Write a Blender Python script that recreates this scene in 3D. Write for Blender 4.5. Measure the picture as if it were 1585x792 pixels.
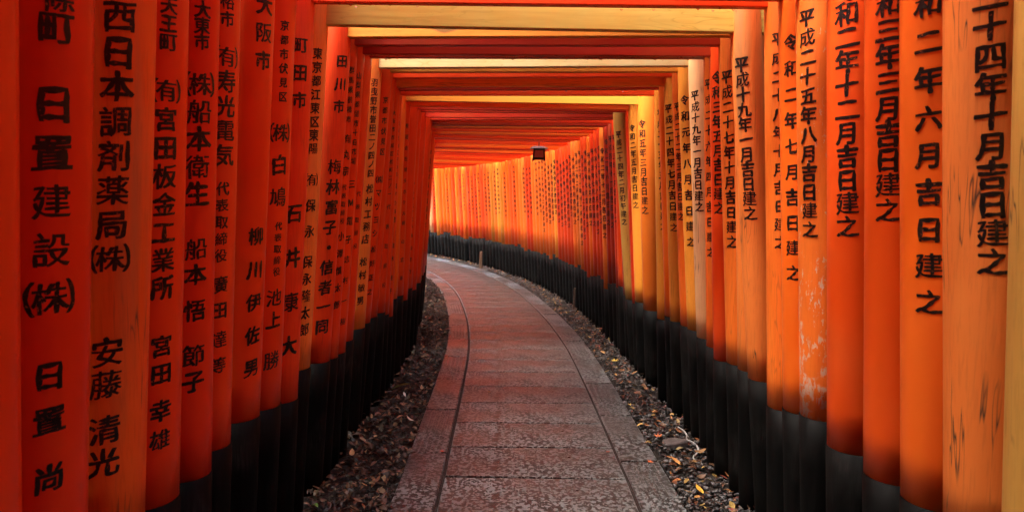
import bpy, bmesh, math, random
from mathutils import Vector, noise
rad = math.radians
S = bpy.context.scene
for o in list(bpy.data.objects): bpy.data.objects.remove(o)
COL = S.collection

# ------------------------------------------------------------------ camera
cam_d = bpy.data.cameras.new('camera'); cam = bpy.data.objects.new('camera', cam_d); COL.objects.link(cam)
S.camera = cam
cam_d.sensor_width = 36; cam_d.lens = 36 * 1000 / 1585
cam_d.clip_start = .05; cam_d.clip_end = 600
cam.location = (0, 0, 1.5)
from mathutils import Matrix
pitch = math.atan(86 / 1000)
cam.rotation_mode = 'QUATERNION'
cam.rotation_quaternion = (Matrix.Rotation(rad(90) - pitch, 3, 'X') @ Matrix.Rotation(rad(0.8), 3, 'Z')).to_quaternion()
cam_d.dof.use_dof = True; cam_d.dof.focus_distance = 3.6; cam_d.dof.aperture_fstop = 5.6

# ------------------------------------------------------------------ sky and sun (overcast)
W = bpy.data.worlds.new('World'); S.world = W; W.use_nodes = True
nt = W.node_tree; bg = nt.nodes['Background']
sky = nt.nodes.new('ShaderNodeTexSky'); sky.sky_type = 'NISHITA'; sky.sun_disc = False
SUN_EL, SUN_AZ = 62, 235         # azimuth clockwise from +Y: from the left, a little behind the camera
sky.sun_elevation = rad(SUN_EL); sky.sun_rotation = rad(SUN_AZ)
sky.air_density = 1.0; sky.dust_density = 6.0; sky.ozone_density = .6
nt.links.new(sky.outputs[0], bg.inputs[0]); bg.inputs[1].default_value = .15
sd = bpy.data.lights.new('sun', 'SUN'); sun = bpy.data.objects.new('sun', sd); COL.objects.link(sun)
sd.energy = 1.2; sd.angle = rad(32); sd.color = (1, .93, .82)
d = Vector((math.sin(rad(SUN_AZ)) * math.cos(rad(SUN_EL)), math.cos(rad(SUN_AZ)) * math.cos(rad(SUN_EL)), math.sin(rad(SUN_EL))))
sun.rotation_euler = d.to_track_quat('Z', 'Y').to_euler(); sun.location = d * 30
S.view_settings.view_transform = 'Standard'; S.view_settings.look = 'None'; S.view_settings.gamma = 1
S.view_settings.exposure = 3.9
S.render.engine = 'CYCLES'
S.cycles.use_denoising = True
S.cycles.max_bounces = 12; S.cycles.diffuse_bounces = 8
S.cycles.sample_clamp_indirect = 6

R = random.Random(11)

# ------------------------------------------------------------------ measured layout
# gate: index, post radius, (left x, y, black height), (right x, y, black height)
GATES = [
 (-36, (-1.012, -5.854, 0.66, 0.082, 0.065), (1.2, -5.834, 0.66, 0.082, 0.06)),
 (-35, (-1.012, -5.654, 0.66, 0.082, 0.065), (1.2, -5.634, 0.66, 0.082, 0.06)),
 (-34, (-1.012, -5.454, 0.66, 0.082, 0.065), (1.2, -5.434, 0.66, 0.082, 0.06)),
 (-33, (-1.012, -5.254, 0.66, 0.082, 0.065), (1.2, -5.234, 0.66, 0.082, 0.06)),
 (-32, (-1.012, -5.054, 0.66, 0.082, 0.065), (1.2, -5.034, 0.66, 0.082, 0.06)),
 (-31, (-1.012, -4.854, 0.66, 0.082, 0.065), (1.2, -4.834, 0.66, 0.082, 0.06)),
 (-30, (-1.012, -4.654, 0.66, 0.082, 0.065), (1.2, -4.634, 0.66, 0.082, 0.06)),
 (-29, (-1.012, -4.454, 0.66, 0.082, 0.065), (1.2, -4.434, 0.66, 0.082, 0.06)),
 (-28, (-1.012, -4.254, 0.66, 0.082, 0.065), (1.2, -4.234, 0.66, 0.082, 0.06)),
 (-27, (-1.012, -4.054, 0.66, 0.082, 0.065), (1.2, -4.034, 0.66, 0.082, 0.06)),
 (-26, (-1.012, -3.854, 0.66, 0.082, 0.065), (1.2, -3.834, 0.66, 0.082, 0.06)),
 (-25, (-1.012, -3.654, 0.66, 0.082, 0.065), (1.2, -3.634, 0.66, 0.082, 0.06)),
 (-24, (-1.012, -3.454, 0.66, 0.082, 0.065), (1.2, -3.434, 0.66, 0.082, 0.06)),
 (-23, (-1.012, -3.254, 0.66, 0.082, 0.065), (1.2, -3.234, 0.66, 0.082, 0.06)),
 (-22, (-1.012, -3.054, 0.66, 0.082, 0.065), (1.2, -3.034, 0.66, 0.082, 0.06)),
 (-21, (-1.012, -2.854, 0.66, 0.082, 0.065), (1.2, -2.834, 0.66, 0.082, 0.06)),
 (-20, (-1.012, -2.654, 0.66, 0.082, 0.065), (1.2, -2.634, 0.66, 0.082, 0.06)),
 (-19, (-1.012, -2.454, 0.66, 0.082, 0.065), (1.2, -2.434, 0.66, 0.082, 0.06)),
 (-18, (-1.012, -2.254, 0.66, 0.082, 0.065), (1.2, -2.234, 0.66, 0.082, 0.06)),
 (-17, (-1.012, -2.054, 0.66, 0.082, 0.065), (1.2, -2.034, 0.66, 0.082, 0.06)),
 (-16, (-1.012, -1.854, 0.66, 0.082, 0.065), (1.2, -1.834, 0.66, 0.082, 0.06)),
 (-15, (-1.012, -1.654, 0.66, 0.082, 0.065), (1.2, -1.634, 0.66, 0.082, 0.06)),
 (-14, (-1.012, -1.454, 0.66, 0.082, 0.065), (1.2, -1.434, 0.66, 0.082, 0.06)),
 (-13, (-1.012, -1.254, 0.66, 0.082, 0.065), (1.2, -1.234, 0.66, 0.082, 0.06)),
 (-12, (-1.012, -1.054, 0.66, 0.082, 0.065), (1.2, -1.034, 0.66, 0.082, 0.06)),
 (-11, (-1.012, -0.854, 0.66, 0.082, 0.065), (1.2, -0.834, 0.66, 0.082, 0.06)),
 (-10, (-1.012, -0.654, 0.66, 0.082, 0.065), (1.2, -0.634, 0.66, 0.082, 0.06)),
 (-9, (-1.012, -0.454, 0.66, 0.082, 0.065), (1.2, -0.434, 0.66, 0.082, 0.06)),
 (-8, (-1.012, -0.254, 0.66, 0.082, 0.065), (1.2, -0.234, 0.66, 0.082, 0.06)),
 (-7, (-1.012, -0.054, 0.66, 0.082, 0.065), (1.2, -0.034, 0.66, 0.082, 0.06)),
 (-6, (-1.012, 0.146, 0.66, 0.082, 0.065), (1.2, 0.166, 0.66, 0.082, 0.06)),
 (-5, (-1.012, 0.346, 0.66, 0.082, 0.065), (1.2, 0.366, 0.66, 0.082, 0.06)),
 (-4, (-1.012, 0.546, 0.66, 0.082, 0.065), (1.2, 0.566, 0.66, 0.082, 0.06)),
 (-3, (-1.012, 0.746, 0.66, 0.082, 0.065), (1.2, 0.766, 0.66, 0.082, 0.06)),
 (-2, (-1.012, 0.946, 0.66, 0.082, 0.065), (1.2, 0.966, 0.66, 0.082, 0.06)),
 (-1, (-1.015, 1.146, 0.66, 0.085, 0.048), (1.205, 1.17, 0.67, 0.085, 0.058)),
 (0, (-1.015, 1.337, 0.66, 0.085, 0.058), (1.205, 1.375, 0.67, 0.085, 0.058)),
 (1, (-1.017, 1.565, 0.66, 0.087, 0.06), (1.212, 1.572, 0.67, 0.092, 0.075)),
 (2, (-1.01, 1.741, 0.658, 0.08, 0.051), (1.2, 1.763, 0.674, 0.08, 0.069)),
 (3, (-1.0, 1.937, 0.644, 0.07, 0.046), (1.2, 1.958, 0.659, 0.08, 0.061)),
 (4, (-1.0, 2.079, 0.681, 0.07, 0.048), (1.202, 2.196, 0.658, 0.082, 0.059)),
 (5, (-1.01, 2.327, 0.692, 0.08, 0.059), (1.195, 2.419, 0.695, 0.075, 0.066)),
 (6, (-1.012, 2.541, 0.666, 0.082, 0.059), (1.195, 2.572, 0.666, 0.075, 0.064)),
 (7, (-1.012, 2.754, 0.625, 0.082, 0.059), (1.201, 2.736, 0.627, 0.081, 0.057)),
 (8, (-1.015, 2.93, 0.719, 0.085, 0.069), (1.191, 2.971, 0.685, 0.071, 0.1)),
 (9, (-1.003, 3.261, 0.668, 0.073, 0.078), (1.191, 3.115, 0.691, 0.071, 0.058)),
 (10, (-1.003, 3.409, 0.649, 0.073, 0.075), (1.202, 3.284, 0.68, 0.082, 0.069)),
 (11, (-1.01, 3.57, 0.639, 0.08, 0.075), (1.188, 3.5, 0.645, 0.068, 0.057)),
 (12, (-1.012, 3.749, 0.671, 0.082, 0.075), (1.188, 3.637, 0.687, 0.068, 0.051)),
 (13, (-1.004, 4.053, 0.682, 0.074, 0.073), (1.202, 3.834, 0.697, 0.082, 0.072)),
 (14, (-1.004, 4.203, 0.687, 0.074, 0.097), (1.202, 4.038, 0.704, 0.082, 0.08)),
 (15, (-1.012, 4.427, 0.685, 0.082, 0.084), (1.202, 4.212, 0.696, 0.082, 0.073)),
 (16, (-1.004, 4.701, 0.67, 0.074, 0.066), (1.186, 4.493, 0.674, 0.066, 0.065)),
 (17, (-1.004, 4.851, 0.629, 0.074, 0.057), (1.18, 4.627, 0.683, 0.066, 0.065)),
 (18, (-1.008, 5.009, 0.585, 0.078, 0.045), (1.188, 4.83, 0.626, 0.082, 0.05)),
 (19, (-1.012, 5.21, 0.694, 0.082, 0.049), (1.169, 5.249, 0.624, 0.082, 0.065)),
 (20, (-1.012, 5.49, 0.679, 0.082, 0.041), (1.156, 5.548, 0.642, 0.082, 0.07)),
 (220, (-1.012, 5.74, 0.6, 0.08, 0.06), (1.16, 5.74, 0.6, 0.075, 0.07)),
 (21, (-1.012, 5.992, 0.673, 0.082, 0.055), (1.139, 5.928, 0.606, 0.082, 0.101)),
 (221, (-1.012, 6.27, 0.62, 0.08, 0.06), (1.135, 6.09, 0.62, 0.07, 0.07)),
 (22, (-1.012, 6.545, 0.651, 0.082, 0.075), (1.124, 6.256, 0.684, 0.082, 0.058)),
 (23, (-1.078, 6.684, 0.617, 0.074, 0.07), (1.13, 6.465, 0.643, 0.076, 0.06)),
 (24, (-1.061, 6.845, 0.557, 0.074, 0.07), (1.121, 6.679, 0.661, 0.076, 0.06)),
 (25, (-1.067, 7.004, 0.638, 0.074, 0.07), (1.111, 6.886, 0.628, 0.076, 0.06)),
 (26, (-1.083, 7.17, 0.593, 0.074, 0.07), (1.099, 7.097, 0.543, 0.076, 0.06)),
 (27, (-1.123, 7.322, 0.645, 0.074, 0.07), (1.088, 7.29, 0.627, 0.076, 0.06)),
 (28, (-1.138, 7.484, 0.634, 0.074, 0.07), (1.075, 7.489, 0.649, 0.076, 0.06)),
 (29, (-1.126, 7.665, 0.598, 0.074, 0.07), (1.06, 7.703, 0.615, 0.076, 0.06)),
 (30, (-1.161, 7.832, 0.612, 0.074, 0.07), (1.044, 7.904, 0.591, 0.076, 0.06)),
 (31, (-1.157, 8.004, 0.594, 0.074, 0.07), (1.027, 8.104, 0.554, 0.076, 0.06)),
 (32, (-1.2, 8.167, 0.619, 0.074, 0.07), (1.009, 8.298, 0.607, 0.076, 0.06)),
 (33, (-1.21, 8.334, 0.598, 0.074, 0.07), (0.99, 8.491, 0.609, 0.076, 0.06)),
 (34, (-1.224, 8.516, 0.632, 0.074, 0.07), (0.968, 8.7, 0.649, 0.076, 0.06)),
 (35, (-1.235, 8.705, 0.608, 0.074, 0.07), (0.943, 8.914, 0.596, 0.076, 0.06)),
 (36, (-1.273, 8.873, 0.607, 0.074, 0.07), (0.919, 9.108, 0.609, 0.076, 0.06)),
 (37, (-1.278, 9.065, 0.608, 0.074, 0.07), (0.891, 9.323, 0.596, 0.076, 0.06)),
 (38, (-1.3, 9.248, 0.596, 0.074, 0.07), (0.861, 9.531, 0.603, 0.076, 0.06)),
 (39, (-1.337, 9.431, 0.543, 0.074, 0.07), (0.83, 9.739, 0.602, 0.076, 0.06)),
 (40, (-1.39, 9.607, 0.605, 0.074, 0.07), (0.797, 9.944, 0.607, 0.076, 0.06)),
 (41, (-1.401, 9.788, 0.62, 0.074, 0.07), (0.763, 10.145, 0.616, 0.076, 0.06)),
 (42, (-1.425, 9.964, 0.623, 0.074, 0.07), (0.727, 10.343, 0.652, 0.076, 0.06)),
 (43, (-1.457, 10.141, 0.656, 0.074, 0.07), (0.689, 10.543, 0.558, 0.076, 0.06)),
 (44, (-1.494, 10.321, 0.559, 0.074, 0.07), (0.648, 10.747, 0.6, 0.076, 0.06)),
 (45, (-1.54, 10.492, 0.612, 0.074, 0.07), (0.607, 10.943, 0.623, 0.076, 0.06)),
 (46, (-1.577, 10.669, 0.6, 0.074, 0.07), (0.563, 11.144, 0.591, 0.076, 0.06)),
 (47, (-1.62, 10.852, 0.615, 0.074, 0.07), (0.514, 11.35, 0.601, 0.076, 0.06)),
 (48, (-1.683, 11.026, 0.595, 0.074, 0.07), (0.465, 11.554, 0.599, 0.076, 0.06)),
 (49, (-1.702, 11.205, 0.609, 0.074, 0.07), (0.415, 11.749, 0.587, 0.076, 0.06)),
 (50, (-1.752, 11.374, 0.597, 0.074, 0.07), (0.363, 11.942, 0.605, 0.076, 0.06)),
 (51, (-1.805, 11.554, 0.627, 0.074, 0.07), (0.306, 12.148, 0.56, 0.076, 0.06)),
 (52, (-1.864, 11.735, 0.614, 0.074, 0.07), (0.246, 12.355, 0.609, 0.076, 0.06)),
 (53, (-1.924, 11.905, 0.653, 0.074, 0.07), (0.186, 12.551, 0.656, 0.076, 0.06)),
 (54, (-1.985, 12.076, 0.594, 0.074, 0.07), (0.124, 12.749, 0.604, 0.076, 0.06)),
 (55, (-2.033, 12.253, 0.614, 0.074, 0.07), (0.06, 12.946, 0.623, 0.076, 0.06)),
 (56, (-2.082, 12.416, 0.633, 0.074, 0.07), (-0.003, 13.13, 0.612, 0.076, 0.06)),
 (57, (-2.146, 12.596, 0.608, 0.074, 0.07), (-0.075, 13.334, 0.598, 0.076, 0.06)),
 (58, (-2.213, 12.767, 0.644, 0.074, 0.07), (-0.146, 13.53, 0.59, 0.076, 0.06)),
 (59, (-2.265, 12.938, 0.667, 0.074, 0.07), (-0.218, 13.72, 0.609, 0.076, 0.06)),
 (60, (-2.332, 13.108, 0.591, 0.074, 0.07), (-0.293, 13.913, 0.609, 0.076, 0.06)),
 (61, (-2.4, 13.271, 0.618, 0.074, 0.07), (-0.368, 14.099, 0.599, 0.076, 0.06)),
 (62, (-2.468, 13.431, 0.559, 0.074, 0.07), (-0.444, 14.281, 0.622, 0.076, 0.06)),
 (63, (-2.557, 13.587, 0.608, 0.074, 0.07), (-0.524, 14.466, 0.601, 0.076, 0.06)),
 (64, (-2.604, 13.767, 0.659, 0.074, 0.07), (-0.608, 14.657, 0.64, 0.076, 0.06)),
 (65, (-2.7, 13.923, 0.669, 0.074, 0.07), (-0.693, 14.844, 0.622, 0.076, 0.06)),
 (66, (-2.784, 14.078, 0.545, 0.074, 0.07), (-0.777, 15.025, 0.606, 0.076, 0.06)),
 (67, (-2.85, 14.26, 0.583, 0.074, 0.07), (-0.872, 15.221, 0.602, 0.076, 0.06)),
 (68, (-2.93, 14.427, 0.581, 0.074, 0.07), (-0.964, 15.408, 0.627, 0.076, 0.06)),
 (69, (-3.055, 14.664, 0.585, 0.074, 0.07), (-1.101, 15.676, 0.556, 0.076, 0.06)),
 (70, (-3.129, 14.826, 0.624, 0.074, 0.07), (-1.194, 15.853, 0.586, 0.076, 0.06)),
 (71, (-3.224, 14.985, 0.59, 0.074, 0.07), (-1.293, 16.036, 0.616, 0.076, 0.06)),
 (72, (-3.309, 15.149, 0.595, 0.074, 0.07), (-1.393, 16.217, 0.609, 0.076, 0.06)),
 (73, (-3.412, 15.298, 0.611, 0.074, 0.07), (-1.493, 16.393, 0.591, 0.076, 0.06)),
 (74, (-3.484, 15.474, 0.63, 0.074, 0.07), (-1.598, 16.575, 0.662, 0.076, 0.06)),
 (75, (-3.61, 15.618, 0.557, 0.074, 0.07), (-1.705, 16.756, 0.66, 0.076, 0.06)),
 (76, (-3.699, 15.784, 0.589, 0.074, 0.07), (-1.814, 16.936, 0.596, 0.076, 0.06)),
 (77, (-3.793, 15.931, 0.593, 0.074, 0.07), (-1.916, 17.1, 0.558, 0.076, 0.06)),
 (78, (-3.878, 16.087, 0.559, 0.074, 0.07), (-2.022, 17.267, 0.619, 0.076, 0.06)),
 (79, (-3.964, 16.253, 0.635, 0.074, 0.07), (-2.134, 17.441, 0.606, 0.076, 0.06)),
 (80, (-4.068, 16.412, 0.67, 0.074, 0.07), (-2.249, 17.616, 0.664, 0.076, 0.06)),
 (81, (-4.193, 16.541, 0.642, 0.074, 0.07), (-2.358, 17.778, 0.604, 0.076, 0.06)),
 (82, (-4.275, 16.7, 0.543, 0.074, 0.07), (-2.469, 17.941, 0.618, 0.076, 0.06)),
 (83, (-4.389, 16.84, 0.611, 0.074, 0.07), (-2.581, 18.103, 0.665, 0.076, 0.06)),
 (84, (-4.492, 16.99, 0.605, 0.074, 0.07), (-2.697, 18.267, 0.61, 0.076, 0.06)),
 (85, (-4.6, 17.132, 0.55, 0.074, 0.07), (-2.812, 18.426, 0.608, 0.076, 0.06)),
 (86, (-4.694, 17.286, 0.598, 0.074, 0.07), (-2.928, 18.585, 0.635, 0.076, 0.06)),
 (87, (-4.805, 17.439, 0.59, 0.074, 0.07), (-3.052, 18.751, 0.626, 0.076, 0.06)),
 (88, (-4.93, 17.591, 0.654, 0.074, 0.07), (-3.181, 18.922, 0.613, 0.076, 0.06)),
 (89, (-5.046, 17.728, 0.607, 0.074, 0.07), (-3.301, 19.077, 0.545, 0.076, 0.06)),
 (90, (-5.162, 17.888, 0.592, 0.074, 0.07), (-3.433, 19.247, 0.611, 0.076, 0.06)),
]
# writing: text, height of first and last sign, angle round the post, sign size
WRITING = {
 (1, 'R'): [('平成二十四年十月吉日建之', 2.104, 1.374, -0.6, -0.5, 0.0643)],
 (2, 'R'): [('令和二年六月吉日建之', 2.114, 1.247, -0.73, -0.69, 0.0648)],
 (3, 'R'): [('令和三年三月吉日建之', 2.147, 1.487, -0.71, -0.71, 0.0703)],
 (4, 'R'): [('令和二年十二月吉日建之', 2.189, 1.43, -0.73, -0.7, 0.0726)],
 (5, 'R'): [('平成二十五年八月吉日建之', 2.164, 1.409, -0.93, -0.89, 0.0594)],
 (6, 'R'): [('令和二年七月吉日建之', 2.115, 1.232, -0.81, -0.82, 0.0605)],
 (7, 'R'): [('平成二十八年十月吉日建之', 2.165, 1.342, -0.72, -0.63, 0.0535)],
 (8, 'R'): [('平成十九年一月吉日建之', 2.112, 1.457, -0.76, -0.69, 0.0642)],
 (10, 'R'): [('平成二十七年十月吉日建之', 2.118, 1.309, -0.94, -0.82, 0.0614)],
 (11, 'R'): [('令和三年五月吉日建之', 2.155, 1.474, -0.69, -0.69, 0.0655)],
 (12, 'R'): [('平成二十六年四月吉日建之', 2.148, 1.228, -0.99, -0.9, 0.054)],
 (13, 'R'): [('平成十九年一月吉日建之', 2.115, 1.478, -0.91, -0.83, 0.0567)],
 (14, 'R'): [('令和元年八月吉日建之', 2.119, 1.261, -0.83, -0.78, 0.0597)],
 (15, 'R'): [('平成二十二年三月吉日建之', 2.107, 1.412, -1.0, -0.97, 0.05)],
 (16, 'R'): [('平成二十四年七月吉日建之', 2.134, 1.33, -0.85, -0.57, 0.0578)],
 (18, 'R'): [('平成二十五年三月吉日建之', 2.146, 1.326, -0.67, -0.47, 0.0572)],
 (19, 'R'): [('令和五年三月吉日建之', 2.117, 1.437, -0.85, -0.79, 0.0649)],
 (20, 'R'): [('令和二年五月吉日建之', 2.119, 1.476, -0.9, -0.77, 0.0577)],
 (21, 'R'): [('平成二十四年二月初午建之', 2.102, 1.321, -0.69, -0.74, 0.0587)],
 (0, 'L'): [('條町', 1.879, 1.821, 0.86, 0.84, 0.0616), ('日置建設㈱', 1.676, 1.294, 0.8, 0.77, 0.069), ('日置', 1.136, 1.043, 0.77, 0.78, 0.0587), ('尚志', 0.921, 0.817, 0.78, 0.79, 0.0587)],
 (1, 'L'): [('西日本調剤薬局㈱', 1.902, 1.353, 0.65, 0.54, 0.0688), ('安藤', 1.132, 1.055, 0.51, 0.5, 0.0685), ('清光', 0.945, 0.866, 0.49, 0.47, 0.0685)],
 (2, 'L'): [('天王町', 1.983, 1.891, 0.91, 0.91, 0.0457), ('㈲宮田板金工業所', 1.769, 1.258, 0.89, 0.86, 0.0609), ('宮田', 1.102, 1.027, 0.87, 0.87, 0.0575), ('幸雄', 0.926, 0.846, 0.87, 0.86, 0.0574)],
 (3, 'L'): [('大東市', 2.028, 1.938, 0.79, 0.78, 0.0453), ('㈱船本衛生', 1.82, 1.506, 0.76, 0.71, 0.0698), ('船本', 1.346, 1.27, 0.7, 0.69, 0.0641), ('悟', 1.164, 1.164, 0.69, 0.69, 0.064), ('節子', 1.029, 0.95, 0.67, 0.69, 0.064)],
 (4, 'L'): [('裕市', 2.093, 2.041, 0.89, 0.88, 0.0448), ('㈲寿光電気', 1.929, 1.628, 0.92, 0.9, 0.0672), ('代表取締役', 1.524, 1.314, 0.84, 0.82, 0.0407), ('廣田', 1.222, 1.139, 0.82, 0.82, 0.0549), ('達等', 1.045, 0.961, 0.82, 0.82, 0.0528)],
 (5, 'L'): [('大阪市', 2.157, 1.97, 1.0, 1.0, 0.0644), ('柳川伊佐男', 1.362, 0.887, 1.0, 1.0, 0.0643)],
 (6, 'L'): [('京都市伏見区', 2.141, 1.879, 0.87, 0.92, 0.0374), ('㈱白鳩', 1.745, 1.5, 0.9, 0.9, 0.0722), ('代表取締役', 1.388, 1.212, 0.96, 0.96, 0.0324), ('池上', 1.111, 1.022, 0.91, 0.92, 0.0673), ('勝', 0.863, 0.863, 0.9, 0.9, 0.0697)],
 (7, 'L'): [('町田市', 2.118, 1.898, 0.73, 0.79, 0.0647), ('石井康大', 1.434, 0.873, 0.74, 0.77, 0.0808)],
 (8, 'L'): [('東京都江東区東陽', 2.124, 1.715, 0.85, 0.89, 0.0489), ('㈲保永', 1.579, 1.35, 0.91, 0.93, 0.0547), ('保永隆太郎', 1.213, 0.905, 0.91, 0.94, 0.0547)],
 (9, 'L'): [('田川市', 2.162, 1.945, 0.77, 0.75, 0.061), ('梅林富子・信者一同', 1.653, 0.856, 0.76, 0.6, 0.0737)],
 (10, 'L'): [('群馬県前橋市', 2.151, 1.903, 1.0, 1.0, 0.0338), ('㈲丸宗', 1.805, 1.639, 1.0, 1.0, 0.0474), ('代表取締役', 1.555, 1.38, 1.0, 1.0, 0.0288), ('小澤慎太郎', 1.301, 0.939, 1.0, 1.0, 0.0442)],
 (11, 'L'): [('山梨県都留市十日市場', 2.153, 1.699, 1.0, 1.0, 0.0355), ('三Ｍ電子', 1.576, 1.274, 1.0, 1.0, 0.0464), ('志村一樹', 1.166, 0.821, 1.0, 1.0, 0.0393)],
 (12, 'L'): [('代表取締役', 1.525, 1.226, 1.0, 1.0, 0.0299)],
 (13, 'L'): [('羽曳野市誉田二ノ四ノ四', 2.2, 1.654, 0.69, 0.9, 0.048), ('松村工務店', 1.559, 1.248, 0.94, 0.82, 0.0561), ('松村敏男', 1.107, 0.863, 0.77, 0.71, 0.052)],
 (14, 'L'): [('京都市伏見区', 2.12, 1.797, 0.83, 1.0, 0.0416), ('㈱マツヨシ', 1.621, 1.278, 1.0, 1.0, 0.0503), ('松好正之', 1.174, 0.896, 1.0, 1.0, 0.042)],
 (16, 'L'): [('大阪市西成区松町二ノ一', 2.106, 1.534, 0.95, 1.0, 0.0326), ('代表取締役', 1.441, 0.874, 1.0, 1.0, 0.0374)],
 (18, 'L'): [('京都市東山区下の町', 2.123, 1.685, 1.0, 1.0, 0.0348), ('長下の商店', 1.596, 1.339, 1.0, 1.0, 0.0398), ('南木', 1.14, 1.04, 0.97, 0.96, 0.0397), ('道子', 0.89, 0.789, 0.89, 0.88, 0.0397)],
 (20, 'L'): [('有限会社博多ホテル', 2.104, 1.379, 1.0, 1.0, 0.0382), ('横山忠道', 1.297, 0.831, 1.0, 1.0, 0.0382)],
 (21, 'L'): [('東山区二十一クレープハウスノエル', 2.186, 1.251, 0.44, 0.74, 0.0385), ('横山博行', 1.162, 0.832, 0.72, 0.81, 0.0415)],
}
ROW = [2.74e-05, -0.00211723, 0.02308882, -0.10362603, 1.28331783]
SINGLE = [
 (-0.862, 4.972, 0.028, 0.15, -0.4, 'oval', (0.55, 0.52, 0.12), 'long yellow green leaf on the dark litter left of the path'),
 (-0.907, 3.615, 0.028, 0.085, 0.5, 'oval', (0.5, 0.36, 0.16), 'pale tan leaf lying against the black left post bases'),
 (-0.930, 2.984, 0.028, 0.05, 1.4, 'oval', (0.12, 0.26, 0.04), 'small fresh green leaf at the bottom left edge of the litter'),
 (-0.664, 4.205, 0.028, 0.06, 2.3, 'oval', (0.5, 0.44, 0.36), 'whitish leaf beside the left edge of the path'),
 (-0.795, 4.756, 0.028, 0.05, 0.1, 'oval', (0.6, 0.55, 0.5), 'small white leaf next to the long yellow green leaf'),
 (-0.401, 3.730, 0.008, 0.04, 1.0, 'maple', (0.45, 0.07, 0.02), 'small red leaf on the joint of the left edge slabs'),
 (-0.159, 4.919, 0.008, 0.05, 1.9, 'oval', (0.55, 0.42, 0.06), 'small yellow leaf alone in the middle of the paved path'),
 (0.964, 5.890, 0.028, 0.095, -0.3, 'maple', (0.62, 0.42, 0.05), 'bright yellow maple leaf among the pebbles by the bend'),
 (0.898, 6.190, 0.028, 0.07, 0.6, 'oval', (0.5, 0.32, 0.14), 'tan leaf just beyond the bright yellow maple leaf'),
 (0.895, 4.661, 0.008, 0.062, 1.5, 'maple', (0.62, 0.46, 0.1), 'pale yellow leaf on grey pebbles at the right slab edge'),
 (0.941, 3.971, 0.028, 0.07, 2.4, 'maple', (0.55, 0.16, 0.06), 'salmon orange maple leaf on pebbles before the flat stone'),
 (1.006, 4.148, 0.028, 0.055, 0.2, 'oval', (0.42, 0.2, 0.08), 'orange brown leaf just above the salmon maple leaf'),
 (0.813, 3.619, 0.008, 0.05, 1.1, 'maple', (0.5, 0.12, 0.03), 'orange red leaf lying on the right edge slab'),
 (0.591, 3.756, 0.008, 0.028, 2.0, 'maple', (0.4, 0.06, 0.02), 'tiny red leaf on the slab left of the right joint'),
 (0.954, 3.569, 0.028, 0.08, -0.2, 'oval', (0.55, 0.26, 0.08), 'curled orange leaf below the flat grey stone'),
 (0.980, 3.201, 0.028, 0.075, 0.7, 'oval', (0.6, 0.36, 0.05), 'golden leaf on the pebbles near the bottom right'),
 (1.120, 3.360, 0.028, 0.05, 1.6, 'oval', (0.36, 0.1, 0.05), 'dark red leaf under the right black post bases'),
 (-0.064, 12.500, 0.028, 0.16, 2.5, 'oval', (0.52, 0.36, 0.16), 'large tan leaf at the path edge near the tan stake'),
]
HOSE = [(1.118, 4.184), (1.138, 4.112), (1.137, 4.032), (1.116, 3.953), (1.141, 3.911), (1.152, 3.848), (1.129, 3.756), (1.08, 3.677), (1.081, 3.611), (1.112, 3.567)]
STONE = (1.015, 3.874)
LANT = (0.35091090619704196, 9.0)
STAKES = [(-0.701, 14.446), (0.863, 8.83)]

# ------------------------------------------------------------------ helpers
def obj(name, me, mat=None, parent=None, color=None, **props):
    if isinstance(me, bmesh.types.BMesh):
        m = bpy.data.meshes.new(name); me.to_mesh(m); me.free(); me = m
    o = bpy.data.objects.new(name, me); COL.objects.link(o)
    if mat is not None and not me.materials: me.materials.append(mat)
    if parent: o.parent = parent
    if color: o.color = (*color, 1)
    for k, v in props.items(): o[k] = v
    return o

def empty(name, loc, rz=0, **props):
    o = bpy.data.objects.new(name, None); COL.objects.link(o)
    o.empty_display_size = .1; o.location = loc; o.rotation_euler.z = rz
    for k, v in props.items(): o[k] = v
    return o

def pymesh(name, vs, fs, smooth=False):
    m = bpy.data.meshes.new(name); m.from_pydata(vs, [], fs); m.update()
    if smooth: m.polygons.foreach_set('use_smooth', [True] * len(m.polygons))
    return m

def box_bm(x0, x1, y0, y1, z0, z1, bev=.004, cuts=0):
    bm = bmesh.new()
    bmesh.ops.create_cube(bm, size=1)
    for v in bm.verts:
        v.co = Vector((x0 + (v.co.x + .5) * (x1 - x0), y0 + (v.co.y + .5) * (y1 - y0), z0 + (v.co.z + .5) * (z1 - z0)))
    if bev: bmesh.ops.bevel(bm, geom=bm.edges[:], offset=bev, segments=1, affect='EDGES')
    return bm

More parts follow.
